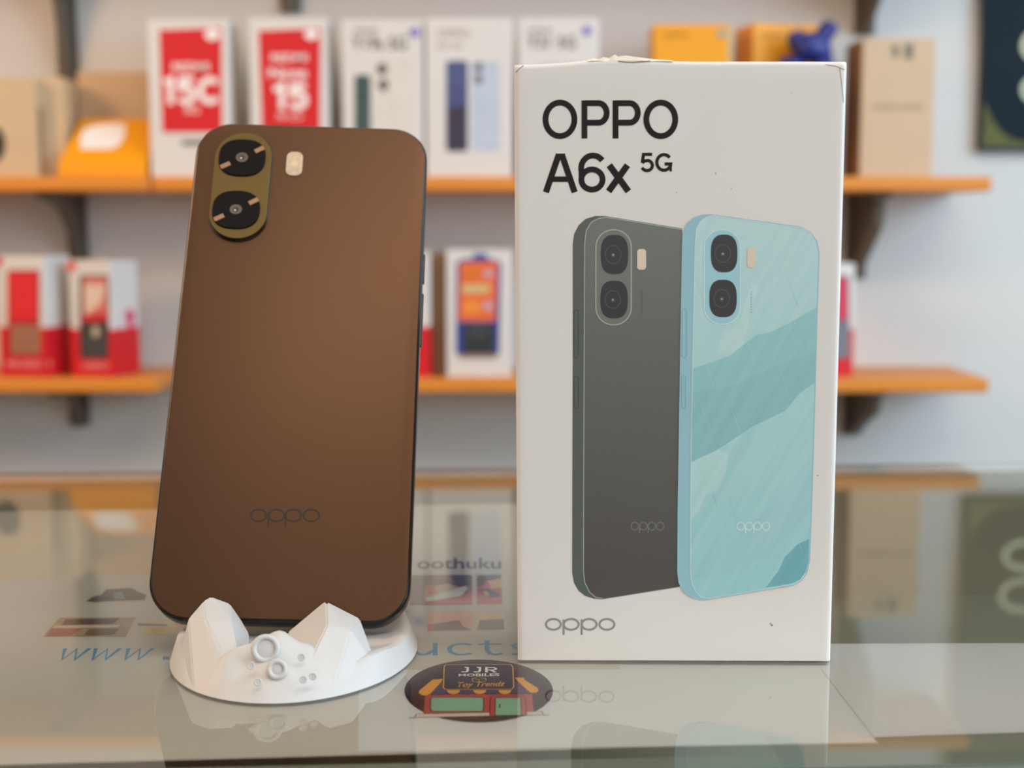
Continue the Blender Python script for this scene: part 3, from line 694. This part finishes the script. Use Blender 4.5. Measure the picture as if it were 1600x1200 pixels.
    band([(1081, 612), (1130, 608), (1190, 582), (1240, 560), (1274, 552), (1273, 598), (1250, 614), (1226, 642), (1176, 666), (1122, 702), (1080, 722), (1080, 650)], (150, 196, 198), (134, 188, 192), L(2))
    band([(1079.5, 722), (1122, 702), (1138, 708), (1134, 740), (1122, 768), (1102, 772), (1092, 800), (1079.5, 810)], (190, 222, 220), (178, 216, 214), L(3))
    band([(1079, 884), (1104, 872), (1130, 858), (1152, 842), (1178, 812), (1204, 790), (1222, 766), (1246, 738), (1269, 712), (1266, 800), (1250, 812), (1228, 840), (1206, 866), (1166, 884), (1120, 900), (1080, 904)], (176, 214, 214), (160, 208, 210), L(4))
    band([(1264, 842), (1246, 850), (1226, 870), (1216, 892), (1196, 918), (1238, 911), (1250, 905), (1258, 894), (1263, 876)], (120, 182, 190), (120, 180, 190), L(5))
    band([(1160, 540), (1170, 500), (1184, 450), (1174, 440), (1154, 510), (1130, 520), (1120, 548), (1140, 554)], (186, 216, 216), (186, 216, 216), L(3))
    bm = bmesh.new(); random.seed(5)
    for i in range(30):
        x = random.uniform(1088, 1255); y = random.uniform(420, 860); l = random.uniform(18, 46)
        if 1095 < x < 1182 and y < 500: continue
        ribbon(bm, fp, [(x, y), (x + l*0.22, y + l*0.6), (min(x + l*0.36, 1262), y + l)], k*0.55, 12)
    obj('printed_feather_lines', bm, M_('feather line', (172, 212, 214), 0.5), S)
retail_box()

LAY = 0.00003
# ---------------------------------------------------------------- wall shelves
YS = 1.55                        # front edge of the boards
YB = 1.565                       # front faces of the goods
ZU = 0.1729; ZL = -0.0482; ZT = ZU + 0.30      # board tops, from the glass top
TH = 0.0158
def X_(px, py, y): return atY(px, py, y).x
def gusset(bm, x, ztop, leg, arm, th=0.024, diag=False):
    """steel bracket: wall leg, arm under the board and a curved web"""
    y1 = YW - 0.0005
    bx(bm, (x, y1 - 0.003, ztop - leg/2), (th, 0.006, leg), 0.001)
    bx(bm, (x, y1 - arm/2, ztop - 0.003), (th, arm, 0.006), 0.001)
    n = 9; prof = []
    for i in range(n+1):
        a = i/n*PI/2
        prof.append((y1 - 0.003 - (arm*0.92)*(1 - math.sin(a))*1.0, ztop - 0.004 - (leg*0.95)*(1 - math.cos(a))))
    if diag: prof = [(y1 - 0.003 - arm*0.92, ztop - 0.004), (y1 - 0.003 - arm*0.86, ztop - leg*0.35), (y1 - 0.003, ztop - leg*0.95)]
    pts = [(y1 - 0.003, ztop - 0.004)] + prof
    for s in (-1,):
        A = [bm.verts.new((x - 0.003, y, z)) for y, z in pts]; B = [bm.verts.new((x + 0.003, y, z)) for y, z in pts]
        bm.faces.new(A); bm.faces.new(B[::-1])
        for i in range(len(pts)):
            j = (i+1) % len(pts); bm.faces.new((A[i], B[i], B[j], A[j]))
    tube(bm, [V((x, y, z)) for y, z in prof], 0.007, 8)
def shelf(label, x0, x1, z, brackets):
    t = thing('wall_shelf', label, 'shelf', Matrix.Translation(((x0+x1)/2, YW - 0.07, CT + z - TH)), 'pine shelves on the back wall')
    cx = (x0+x1)/2
    obj('board', span(x0-cx, x1-cx, YS-(YW-0.07), 0.0695, 0, TH, 0.003, 3), m_wood, t)
    for x, leg, arm in brackets:
        bm = bmesh.new(); gusset(bm, x, 0, leg, arm, diag=x > 0.2); bm.transform(Matrix.Translation((-cx, -(YW-0.07), 0)))
        obj('bracket', bm, m_steel, t, 'dark steel bracket', smooth=False)
xl = X_(108, 100, YW); xm = X_(455, 15, YW); xr = X_(1350, 30, YW)
shelf('upper left pine shelf board behind the brown phone', -0.80, X_(233, 285, YS), ZU, [(X_(122, 340, YW), 0.10, 0.115)])
shelf('long upper pine shelf board behind the phone box', X_(236.5, 285, YS), X_(1551, 288, YS), ZU, [(X_(480, 340, YW), 0.10, 0.115), (X_(1338, 330, YW), 0.10, 0.115)])
shelf('lower left pine shelf board holding the two red and white boxes', -0.80, X_(246, 600, YS), ZL, [(X_(126, 650, YW), 0.055, 0.10)])
shelf('long lower pine shelf board behind the phone box', X_(330, 600, YS), X_(1546, 602, YS), ZL, [(X_(520, 640, YW), 0.06, 0.10), (X_(1332, 640, YW), 0.066, 0.115)])
shelf('topmost pine shelf board, only its brackets in view', -0.80, X_(1556, 60, YS), ZT, [(xl, 0.235, 0.125), (xm, 0.09, 0.115), (xr, 0.116, 0.135)])

# ---------------------------------------------------------------- goods on the shelves
FST = 0.00025
def shelf_box(name, label, x0, x1, ytop, zshelf, depth, m, yb=YB, yaw=0.0, group=None, cat='box', ht=None, bev=0.0012, wd=None):
    """carton whose front face spans photo columns x0..x1 and stands on a shelf"""
    a = atY(x0, ytop + 60, yb); b = atY(x1, ytop + 60, yb)
    top = atY((x0+x1)/2, ytop, yb).z - CT
    h = ht or (top - zshelf); w = wd or (b.x - a.x)
    M = Matrix.Translation(((a.x+b.x)/2, yb, CT + zshelf)) @ Matrix.Rotation(yaw, 4, 'Z')
    t = thing(name, label, cat, M, group)
    obj('carton', span(-w/2, w/2, 0, depth, 0, h, bev), m, t)
    return t, Face(t, (0, 0, 0), (1, 0, 0), (0, 0, 1)), w, h
def print_poly(t, fc, name, pts, m, lay=1, label=None): return obj(name, poly_bm(fc, pts, lay, FST), m, t, label)
def print_text(t, fc, body, x0, x1, y0, y1, m, lay=2, bold=0.0, dy=0.0, name='lettering'):
    return obj(name, text_bm(fc, body, x0, x1, y0, y1, lay, FST, bold, 0, dy), m, t)
m_ink = M_('soft_black_print', (92, 84, 80), 0.6)
m_badge = M_('violet_badge', (120, 112, 190), 0.5)

def five(bm, fc, x0, x1, y0, y1, w):
    h = y1 - y0; W_ = x1 - x0
    ribbon(bm, fc, [(x1 - W_*0.1, y0 + h*0.1), (x0 + W_*0.22, y0 + h*0.1), (x0 + W_*0.16, y0 + h*0.48)], w, 2, step=FST)
    ribbon(bm, fc, [(x0 + W_*0.16, y0 + h*0.5), (x0 + W_*0.3, y0 + h*0.42)] + ell((x0+x1)/2, y0 + h*0.65, W_*0.36, h*0.26, -80, 130, 14) + [(x0 + W_*0.1, y0 + h*0.82)], w, 2, step=FST)
# red and white phone cartons
t, fc, w, h = shelf_box('phone_carton', 'white phone carton with red panel beside the yellow box', 231, 358, 30, ZU, 0.055, m_card, group='phone cartons on the upper shelf')
print_poly(t, fc, 'red_panel', [(249, 47), (346, 43), (347, 207), (254, 207)], m_red, 1, 'red printed panel')
print_text(t, fc, 'REDMI', 270, 326, 98, 111, m_white, 2, 0.02)
bm = bmesh.new(); kw = fc.k(300, 140)*9.5
ribbon(bm, fc, [(257, 130), (267, 124.5), (267, 163)], kw, 2, step=FST)
five(bm, fc, 277, 306, 120, 163, kw); ribbon(bm, fc, ell(328, 141.5, 14.5, 17, -42, -318, 22), kw, 2, step=FST)
obj('lettering', bm, m_white, t)
print_text(t, fc, '5G', 288, 311, 166, 177, m_white, 2, 0.01)
bm = bmesh.new(); poly(bm, fc, ell(332, 54, 12, 9, n=20)[:-1], 3, FST); obj('badge', bm, m_white, t)
print_poly(t, fc, 'capacity_label', [(284, 219), (340, 219), (340, 227), (284, 227)], m_ink, 1)
t, fc, w, h = shelf_box('phone_carton', 'white phone carton with red panel above the brown phone', 389, 512, 28, ZU, 0.055, m_card, group='phone cartons on the upper shelf')
print_poly(t, fc, 'red_panel', [(404, 48), (501, 44), (500, 207), (410, 207)], m_red, 1, 'red printed panel')
print_text(t, fc, 'REDMI', 424, 480, 84, 96, m_white, 2, 0.02)
print_text(t, fc, 'Note', 420, 480, 106, 122, m_white, 2, 0.025)
bm = bmesh.new(); kw = fc.k(450, 150)*9.5
ribbon(bm, fc, [(428, 141), (441, 134), (441, 171)], kw, 2, step=FST); five(bm, fc, 451, 481, 130, 171, kw)
obj('lettering', bm, m_white, t)
print_text(t, fc, '5G', 432, 472, 178, 186, m_white, 2, 0.0)
bm = bmesh.new(); poly(bm, fc, ell(487, 54, 11, 8, n=20)[:-1], 3, FST); obj('badge', bm, m_white, t)
# white cartons with printed phones
def mini_phone(t, fc, pts, c, name='printed_phone', lay=1):
    return print_poly(t, fc, name, pts, M_('mini_%d_%d_%d' % c, c, 0.5, vary=0.15, scale=60), lay)
t, fc, w, h = shelf_box('phone_carton', 'white phone carton with dark green phone picture, right of the red panels', 534, 661, 30, ZU, 0.055, m_card, group='phone cartons on the upper shelf')
print_text(t, fc, 'vivo', 552, 590, 42, 52, m_ink, 2, 0.0)
print_text(t, fc, 'Y19s 5G', 549, 636, 57, 78, m_ink, 2, 0.015)
bm = bmesh.new(); poly(bm, fc, ell(648, 51, 8, 8, n=20)[:-1], 3, FST); obj('badge', bm, m_badge, t, 'violet badge')
mini_phone(t, fc, rr(554, 117, 579, 262, 6), (58, 78, 76))
mini_phone(t, fc, rr(584, 94, 640, 262, 8), (214, 206, 196))
bm = bmesh.new(); poly(bm, fc, ell(597, 108, 8, 9, n=18)[:-1], 3, FST); poly(bm, fc, ell(599, 133, 8, 9, n=18)[:-1], 3, FST); obj('printed_lenses', bm, M_('mini_lens', (92, 86, 84), 0.5), t)
t, fc, w, h = shelf_box('phone_carton', 'white phone carton with blue and silver phones, left of the tall white box', 665, 801, 28, ZU, 0.055, m_card, group='phone cartons on the upper shelf')
print_text(t, fc, 'OPPO', 684, 734, 46, 58, M_('rosy_ink', (168, 138, 130), 0.6), 2, 0.0)
print_text(t, fc, 'F31 5G', 684, 722, 66, 76, M_('rosy_ink', (168, 138, 130), 0.6), 2, 0.0)
mini_phone(t, fc, rr(697, 95, 731, 237, 6), (66, 74, 120))
mini_phone(t, fc, [(699, 168), (729, 164), (729, 236), (699, 236)], (50, 46, 62), 'printed_phone_shade', 2)
mini_phone(t, fc, rr(737, 96, 781, 236, 7), (184, 192, 206))
bm = bmesh.new(); poly(bm, fc, ell(748, 105, 6, 7, n=18)[:-1], 3, FST); poly(bm, fc, ell(748, 124, 6, 7, n=18)[:-1], 3, FST); obj('printed_lenses', bm, M_('mini_lens', (92, 86, 84), 0.5), t)
bm = bmesh.new(); ribbon(bm, fc, ell(715, 118, 9, 10, n=20), fc.k(715, 118)*2, 3, True, FST); obj('printed_lens_ring', bm, M_('mini_blue_ring', (110, 116, 150), 0.5), t)
t, fc, w, h = shelf_box('phone_carton', 'white phone carton just behind the torn corner of the tall white box', 810, 936, 28, ZU, 0.055, m_card, group='phone cartons on the upper shelf')
print_text(t, fc, 'vivo', 824, 862, 42, 51, m_ink, 2, 0.0)
print_text(t, fc, 'Y31 5G', 823, 900, 56, 76, m_ink, 2, 0.015)
bm = bmesh.new(); poly(bm, fc, ell(917, 48, 7, 8, n=20)[:-1], 3, FST); obj('badge', bm, m_badge, t, 'violet badge')
mini_phone(t, fc, rr(838, 100, 910, 250, 8), (176, 186, 190))
# yellow cartons
t, fc, w, h = shelf_box('yellow_carton', 'yellow phone carton above the tall white box, in plain view', 1021, 1144, 38, ZU, 0.055, m_yellow, group='yellow cartons on the upper shelf')
print_text(t, fc, 'realme', 1036, 1076, 49, 58, M_('amber_ink', (150, 104, 20), 0.6), 2, 0.0)
bm = bmesh.new(); poly(bm, fc, ell(1128, 53, 8, 8, n=20)[:-1], 3, FST); obj('badge', bm, M_('grey_badge', (170, 160, 130), 0.5), t, 'grey badge')
print_poly(t, fc, 'edge_band', [(1138, 38.5), (1144, 38.5), (1144, 262), (1138, 262)], M_('pale_edge', (196, 180, 140), 0.5), 1)
t, fc, w, h = shelf_box('yellow_carton', 'yellow phone carton behind the blue bow', 1172, 1300, 38, ZU, 0.055, m_yellow, yb=1.60, yaw=0.22, group='yellow cartons on the upper shelf')
print_text(t, fc, 'realme', 1186, 1224, 50, 59, M_('amber_ink', (150, 104, 20), 0.6), 2, 0.0)
# blue bow standing in front of the second yellow carton
def bow():
    c = atY(1266, 95, 1.585); z0 = ZU
    t = thing('ribbon_bow', 'bright blue crumpled bow in front of the yellow carton', 'bow', Matrix.Translation((c.x, 1.575, CT + z0)))
    m = mat('blue_satin', (28, 40, 118), 0.45, vary=0.2, scale=60)
    def L(px, py, y=1.575): return atY(px, py, y) - V((c.x, 1.575, CT + z0))
    def blob(name, pts, r):
        bm = bmesh.new(); tube(bm, pts, r, 14)
        bmesh.ops.subdivide_edges(bm, edges=bm.edges[:], cuts=1, use_grid_fill=True, smooth=0.6)
        for v in bm.verts: v.co += V((noise.noise(v.co*110), noise.noise(v.co*110 + V((9, 0, 0))), noise.noise(v.co*110 + V((0, 7, 0)))))*0.0025
        obj(name, bm, m, t, smooth=True)
    blob('knot', [L(1242, 84), L(1254, 76), L(1268, 74), L(1282, 82), L(1290, 92)], [0.011, 0.017, 0.018, 0.015, 0.009])
    blob('loop', [L(1241, 50), L(1245, 60), L(1252, 72)], [0.007, 0.010, 0.013])
    blob('loop', [L(1300, 36), L(1294, 46), L(1285, 58), L(1274, 72)], [0.008, 0.010, 0.010, 0.012])
    blob('tail', [L(1240, 92), L(1232, 120), L(1226, 160), V((L(1226, 200).x, 0, 0.012))], [0.012, 0.016, 0.017, 0.011])
    blob('tail', [L(1284, 90), L(1292, 120), L(1290, 160), V((L(1288, 200).x, 0, 0.012))], [0.011, 0.014, 0.016, 0.011])
bow()
# tan carton at the right end
t, fc, w, h = shelf_box('tan_carton', 'tall tan carton at the right end of the upper shelf', 1346, 1462, 60, ZU, 0.060, m_tan, yaw=0.07)
for a, b in ((1399, 8), (1420, 11)):
    bm = bmesh.new(); poly(bm, fc, rr(a-b*0.6, 68 + (11-b)*0.8, a+b*0.6, 92 - (11-b), 3), 2, FST); obj('printed_mark', bm, M_('grey_mark', (110, 104, 90), 0.6), t)
print_text(t, fc, 'wireless earbuds', 1364, 1442, 160, 171, M_('faint_tan_ink', (168, 142, 118), 0.6), 2, 0.0)
bm = span(-w/2 - 0.0003, -w/2 + 0.0002, 0.002, 0.058, 0.002, h - 0.002); obj('side_flap', bm, m_brown, t, 'brown side')
# left end of the upper shelf
t, fc, w, h = shelf_box('cream_carton', 'cream carton with dark round print at the far left', -70, 56, 121, ZU, 0.05, m_cream)
bm = bmesh.new(); poly(bm, fc, ell(-12, 226, 21, 30, n=28)[:-1], 1, FST); obj('printed_disc', bm, M_('umber_print', (60, 44, 42), 0.5), t, 'dark round print')
fs = Face(t, (w/2, 0, 0), (0, 1, 0), (0, 0, 1))
print_poly(t, fs, 'side_stripe', [(58, 168), (65, 168), (76, 262), (64, 264)], m_brown, 1, 'brown stripe')
t, fc, w, h = shelf_box('cream_carton', 'narrow cream carton between the far left carton and the yellow box', 62, 100, 121, ZU, 0.05, m_cream, yb=1.585)
t, fc, w, h = shelf_box('tan_carton', 'wide tan carton behind the tilted yellow box', 122, 236, 112, ZU, 0.04, m_tan, yb=1.645)
# tilted yellow box with a white label
def tilted_box():
    z0 = ZU; y0 = YB - 0.004
    a = atY(88, 258, y0); b = atY(226, 258, y0)
    w = b.x - a.x; th = 0.0155; d = 0.066
    M = Matrix.Translation(((a.x+b.x)/2 + 0.002, y0, CT + z0)) @ Matrix.Rotation(0.03, 4, 'Z') 
    t = thing('yellow_box', 'flat yellow box with white label, propped at a slant on the shelf', 'box', M)
    # cross-section: low upright front, long slanted face going back and up
    bm = bmesh.new(); dy, dz = 0.062, 0.052; wt = w/2*0.86 + 0.006
    F = [(-w/2, 0, 0), (w/2, 0, 0), (w/2, 0, th), (-w/2, 0, th)]
    sh = 0.010
    Bk = [(-w/2 + sh, dy, 0), (w/2 + 0.003, dy, 0), (w/2 + 0.003, dy, th + dz), (-w/2 + sh, dy, th + dz)]
    hull(bm, [V(p) for p in F + Bk]); bmesh.ops.dissolve_limit(bm, angle_limit=0.02, verts=bm.verts, edges=bm.edges)
    bmesh.ops.bevel(bm, geom=bm.edges[:], offset=0.0012, segments=2, affect='EDGES')
    obj('carton', bm, m_yellow, t)
    fcs = Face(t, (0, 0, th), (1, 0, 0), (0, dy, dz))
    obj('label', poly_bm(fcs, [(127, 234), (126, 216), (132, 202), (150, 196), (184, 193), (196, 195), (196, 212), (188, 226), (176, 233)], 2, 0.0004), m_white, t, 'white sticker')
tilted_box()

# lower shelf: feature phone boxes
def window_phone(t, fc, win, label_pts, keypad, cbody, clabel, ckeys, extra=()):
    b = print_poly(t, fc, 'handset', rr(*win, 4), M_('hs_%d_%d_%d' % cbody, cbody, 0.4), 2)
    lb = obj('screen_label', poly_bm(fc, label_pts, 3, FST), M_('hl_%d_%d_%d' % clabel, clabel, 0.5, vary=0.1, scale=70), b)
    bm = bmesh.new(); x0, y0, x1, y1 = keypad; nx, ny = 3, 4
    for i in range(nx):
        for j in range(ny):
            ax = x0 + (x1-x0)*(i+0.08)/nx; bx_ = x0 + (x1-x0)*(i+0.92)/nx; ay = y0 + (y1-y0)*(j+0.1)/ny; by = y0 + (y1-y0)*(j+0.9)/ny
            poly(bm, fc, rr(ax, ay, bx_, by, 2, 2), 3, FST)
    obj('keypad', bm, M_('hk_%d_%d_%d' % ckeys, ckeys, 0.5), b)
    for c, pts in extra: obj('printed_patch', poly_bm(fc, pts, 4, FST), M_('hx_%d_%d_%d' % c, c, 0.5), b)
def red_box(label, x0, x1, ytop, yaw, split, wd=None, depth=0.055, yb=YB):
    t, fc, w, h = shelf_box('feature_phone_box', label, x0, x1, ytop, ZL, depth, m_card, yb=yb, yaw=yaw, group='red and white feature phone boxes on the lower shelf', wd=wd)
    hs = (atY((x0+x1)/2, split, yb).z - CT) - ZL
    obj('red_band', span(-w/2 - 0.0003, w/2 + 0.0003, -0.0002, depth + 0.0003, 0.0006, hs, 0.0006), m_red, t, 'red lower band')
    return t, Face(t, (0, -0.0003, 0), (1, 0, 0), (0, 0, 1)), w, h, hs
t, fc, w, h, hs = red_box('red and white feature phone box at the left edge, red phone in its window', -8, 74, 400, -0.24, 511)
window_phone(t, fc, (12, 422, 62, 556), rr(15, 426, 59, 500, 3), (18, 507, 64, 553), (176, 24, 30), (222, 30, 36), (150, 128, 96))
print_text(t, fc, 'MUSIC 1', 12, 80, 563, 574, M_('pale_red_print', (236, 150, 146), 0.5), 3, 0.02)
bm = bmesh.new(); poly(bm, fc, ell(-4, 408, 8, 8, n=16)[:-1], 2, FST); obj('badge', bm, m_red, t)
t, fc, w, h, hs = red_box('red and white feature phone box with dark keypad, second from the left edge', 104, 178, 407, -0.27, 514, depth=0.057)
window_phone(t, fc, (125, 430, 170, 560), rr(130, 433, 168, 500, 3), (132, 518, 168, 556), (56, 54, 54), (216, 118, 108), (74, 72, 72),
             [((222, 196, 176), [(132, 445), (166, 445), (160, 470), (134, 494)]), ((200, 28, 34), [(129, 492), (170, 488), (170, 502), (129, 504)]), ((192, 174, 150), ell(150, 518, 6, 9, n=14)[:-1])])
print_text(t, fc, 'HERO', 130, 170, 566, 576, M_('pale_red_print', (236, 150, 146), 0.5), 3, 0.02)
bm = bmesh.new(); poly(bm, fc, ell(112, 416, 8, 8, n=16)[:-1], 2, FST); obj('badge', bm, M_('coral_badge', (226, 96, 84), 0.5), t)
fs = Face(t, (w/2 + 0.0003, 0, 0), (0, 1, 0), (0, 0, 1))
bm = bmesh.new(); poly(bm, fs, ell(203, 492, 8, 9, n=18)[:-1], 1, FST); poly(bm, fs, [(196, 499), (211, 499), (206, 512), (200, 512)], 1, FST); obj('side_logo', bm, M_('pink_print', (214, 70, 108), 0.5), t, 'pink side mark')
t, fc, w, h, hs = red_box('red and white feature phone box peeking out right of the brown phone', 600, 672, 394, 0.0, 510)
window_phone(t, fc, (612, 420, 652, 560), rr(615, 424, 649, 500, 3), (615, 510, 649, 556), (56, 54, 54), (216, 40, 40), (80, 78, 78))
t, fc, w, h = shelf_box('brown_carton', 'narrow brown carton between red band and blue orange phone box', 676, 695, 396, ZL, 0.05, m_brown, yb=1.585)
# white box with a blue and orange phone
t, fc, w, h = shelf_box('feature_phone_box', 'white feature phone box with blue edged orange phone label', 697, 800, 390, ZL, 0.055, m_card)
b = print_poly(t, fc, 'handset', [(713, 412), (720, 405), (738, 404), (740, 396), (760, 396), (763, 404), (778, 406), (783, 414), (780, 552), (772, 560), (720, 560), (712, 550)], M_('handset_blue', (46, 62, 138), 0.4), 1, 'blue handset')
obj('screen_label', poly_bm(fc, [(718, 410), (778, 408), (774, 502), (716, 502)], 2, FST), M_('orange_label', (228, 104, 46), 0.5, vary=0.12, scale=60), b, 'orange label')
obj('printed_patch', poly_bm(fc, [(722, 444), (766, 444), (764, 458), (722, 459)], 3, FST), M_('sand_print', (206, 176, 120), 0.5), b)
obj('printed_patch', poly_bm(fc, [(724, 420), (746, 419), (746, 434), (724, 436)], 3, FST), M_('deep_orange_print', (214, 110, 24), 0.5), b)
obj('printed_patch', poly_bm(fc, [(724, 470), (752, 470), (750, 488), (723, 490)], 3, FST), M_('amber_print2', (236, 140, 52), 0.5), b)
bm = bmesh.new(); poly(bm, fc, ell(763, 478, 7, 8, n=18)[:-1], 3, FST); poly(bm, fc, ell(763, 428, 8, 6, n=18)[:-1], 3, FST); obj('printed_patch', bm, M_('lilac_print', (190, 160, 176), 0.5), b)
bm = bmesh.new(); poly(bm, fc, rr(724, 506, 772, 552, 5), 2, FST); obj('keypad', bm, M_('keypad_dark', (44, 48, 50), 0.4), b, 'dark keypad')
bm = bmesh.new(); ribbon(bm, fc, rr(736, 510, 758, 524, 4), fc.k(740, 515)*2, 3, True, FST); obj('navigation_key', bm, M_('key_grey', (96, 100, 102), 0.4), b)
bm = bmesh.new(); poly(bm, fc, [(714, 554), (779, 554), (778, 558), (715, 558)], 2, FST); obj('gold_edge', bm, M_('gold_edge', (176, 136, 70), 0.4), b)
# red and white box at the right end, mostly behind the tall white box
t, fc, w, h, hs = red_box('red and white feature phone box at the right end of the lower shelf', 1262, 1336, 412, 0.10, 514)
window_phone(t, fc, (1278, 430, 1327, 560), rr(1281, 434, 1325, 500, 3), (1283, 510, 1328, 556), (110, 110, 116), (204, 50, 78), (120, 124, 130))

# framed dark print on the right wall
def picture():
    a = atY(1530, 236, YW - 0.012); x0, z0 = a.x, a.z - CT
    wd, ht = 0.30, 0.42
    t = thing('wall_picture', 'dark green framed print on the wall at the top right', 'picture', Matrix.Translation((x0 + wd/2, YW - 0.012, CT + z0)))
    obj('mount', span(-wd/2, wd/2, 0, 0.0115, 0, ht, 0.0015), M_('frame_dark', (28, 34, 38), 0.5), t)
    fc = Face(t, (0, 0, 0), (1, 0, 0), (0, 0, 1))
    obj('print', poly_bm(fc, [(1535, -300), (1740, -300), (1740, 230), (1534, 230)], 1, FST), M_('deep_teal_print', (26, 38, 44), 0.8, vary=0.12, scale=12, spec=0.15), t, 'deep teal print')
    bm = bmesh.new(); poly(bm, fc, [(1535, 229), (1537, 160), (1543, 170), (1551, 188), (1562, 204), (1578, 216), (1600, 222), (1640, 226), (1640, 229)], 2, FST)
    obj('corner_ornament', bm, M_('olive_gold_print', (96, 98, 58), 0.8, vary=0.6, scale=110, spec=0.15), t, 'olive gold corner')
    bm = bmesh.new(); k = fc.k(1600, 70)
    ribbon(bm, fc, ell(1632, 72, 33, 25, n=36), k*9, 3, True, FST); ribbon(bm, fc, ell(1632, 140, 33, 22, n=36), k*9, 3, True, FST)
    obj('printed_ornament', bm, M_('pale_olive_print', (190, 192, 160), 0.5), t, 'pale ornament')
picture()
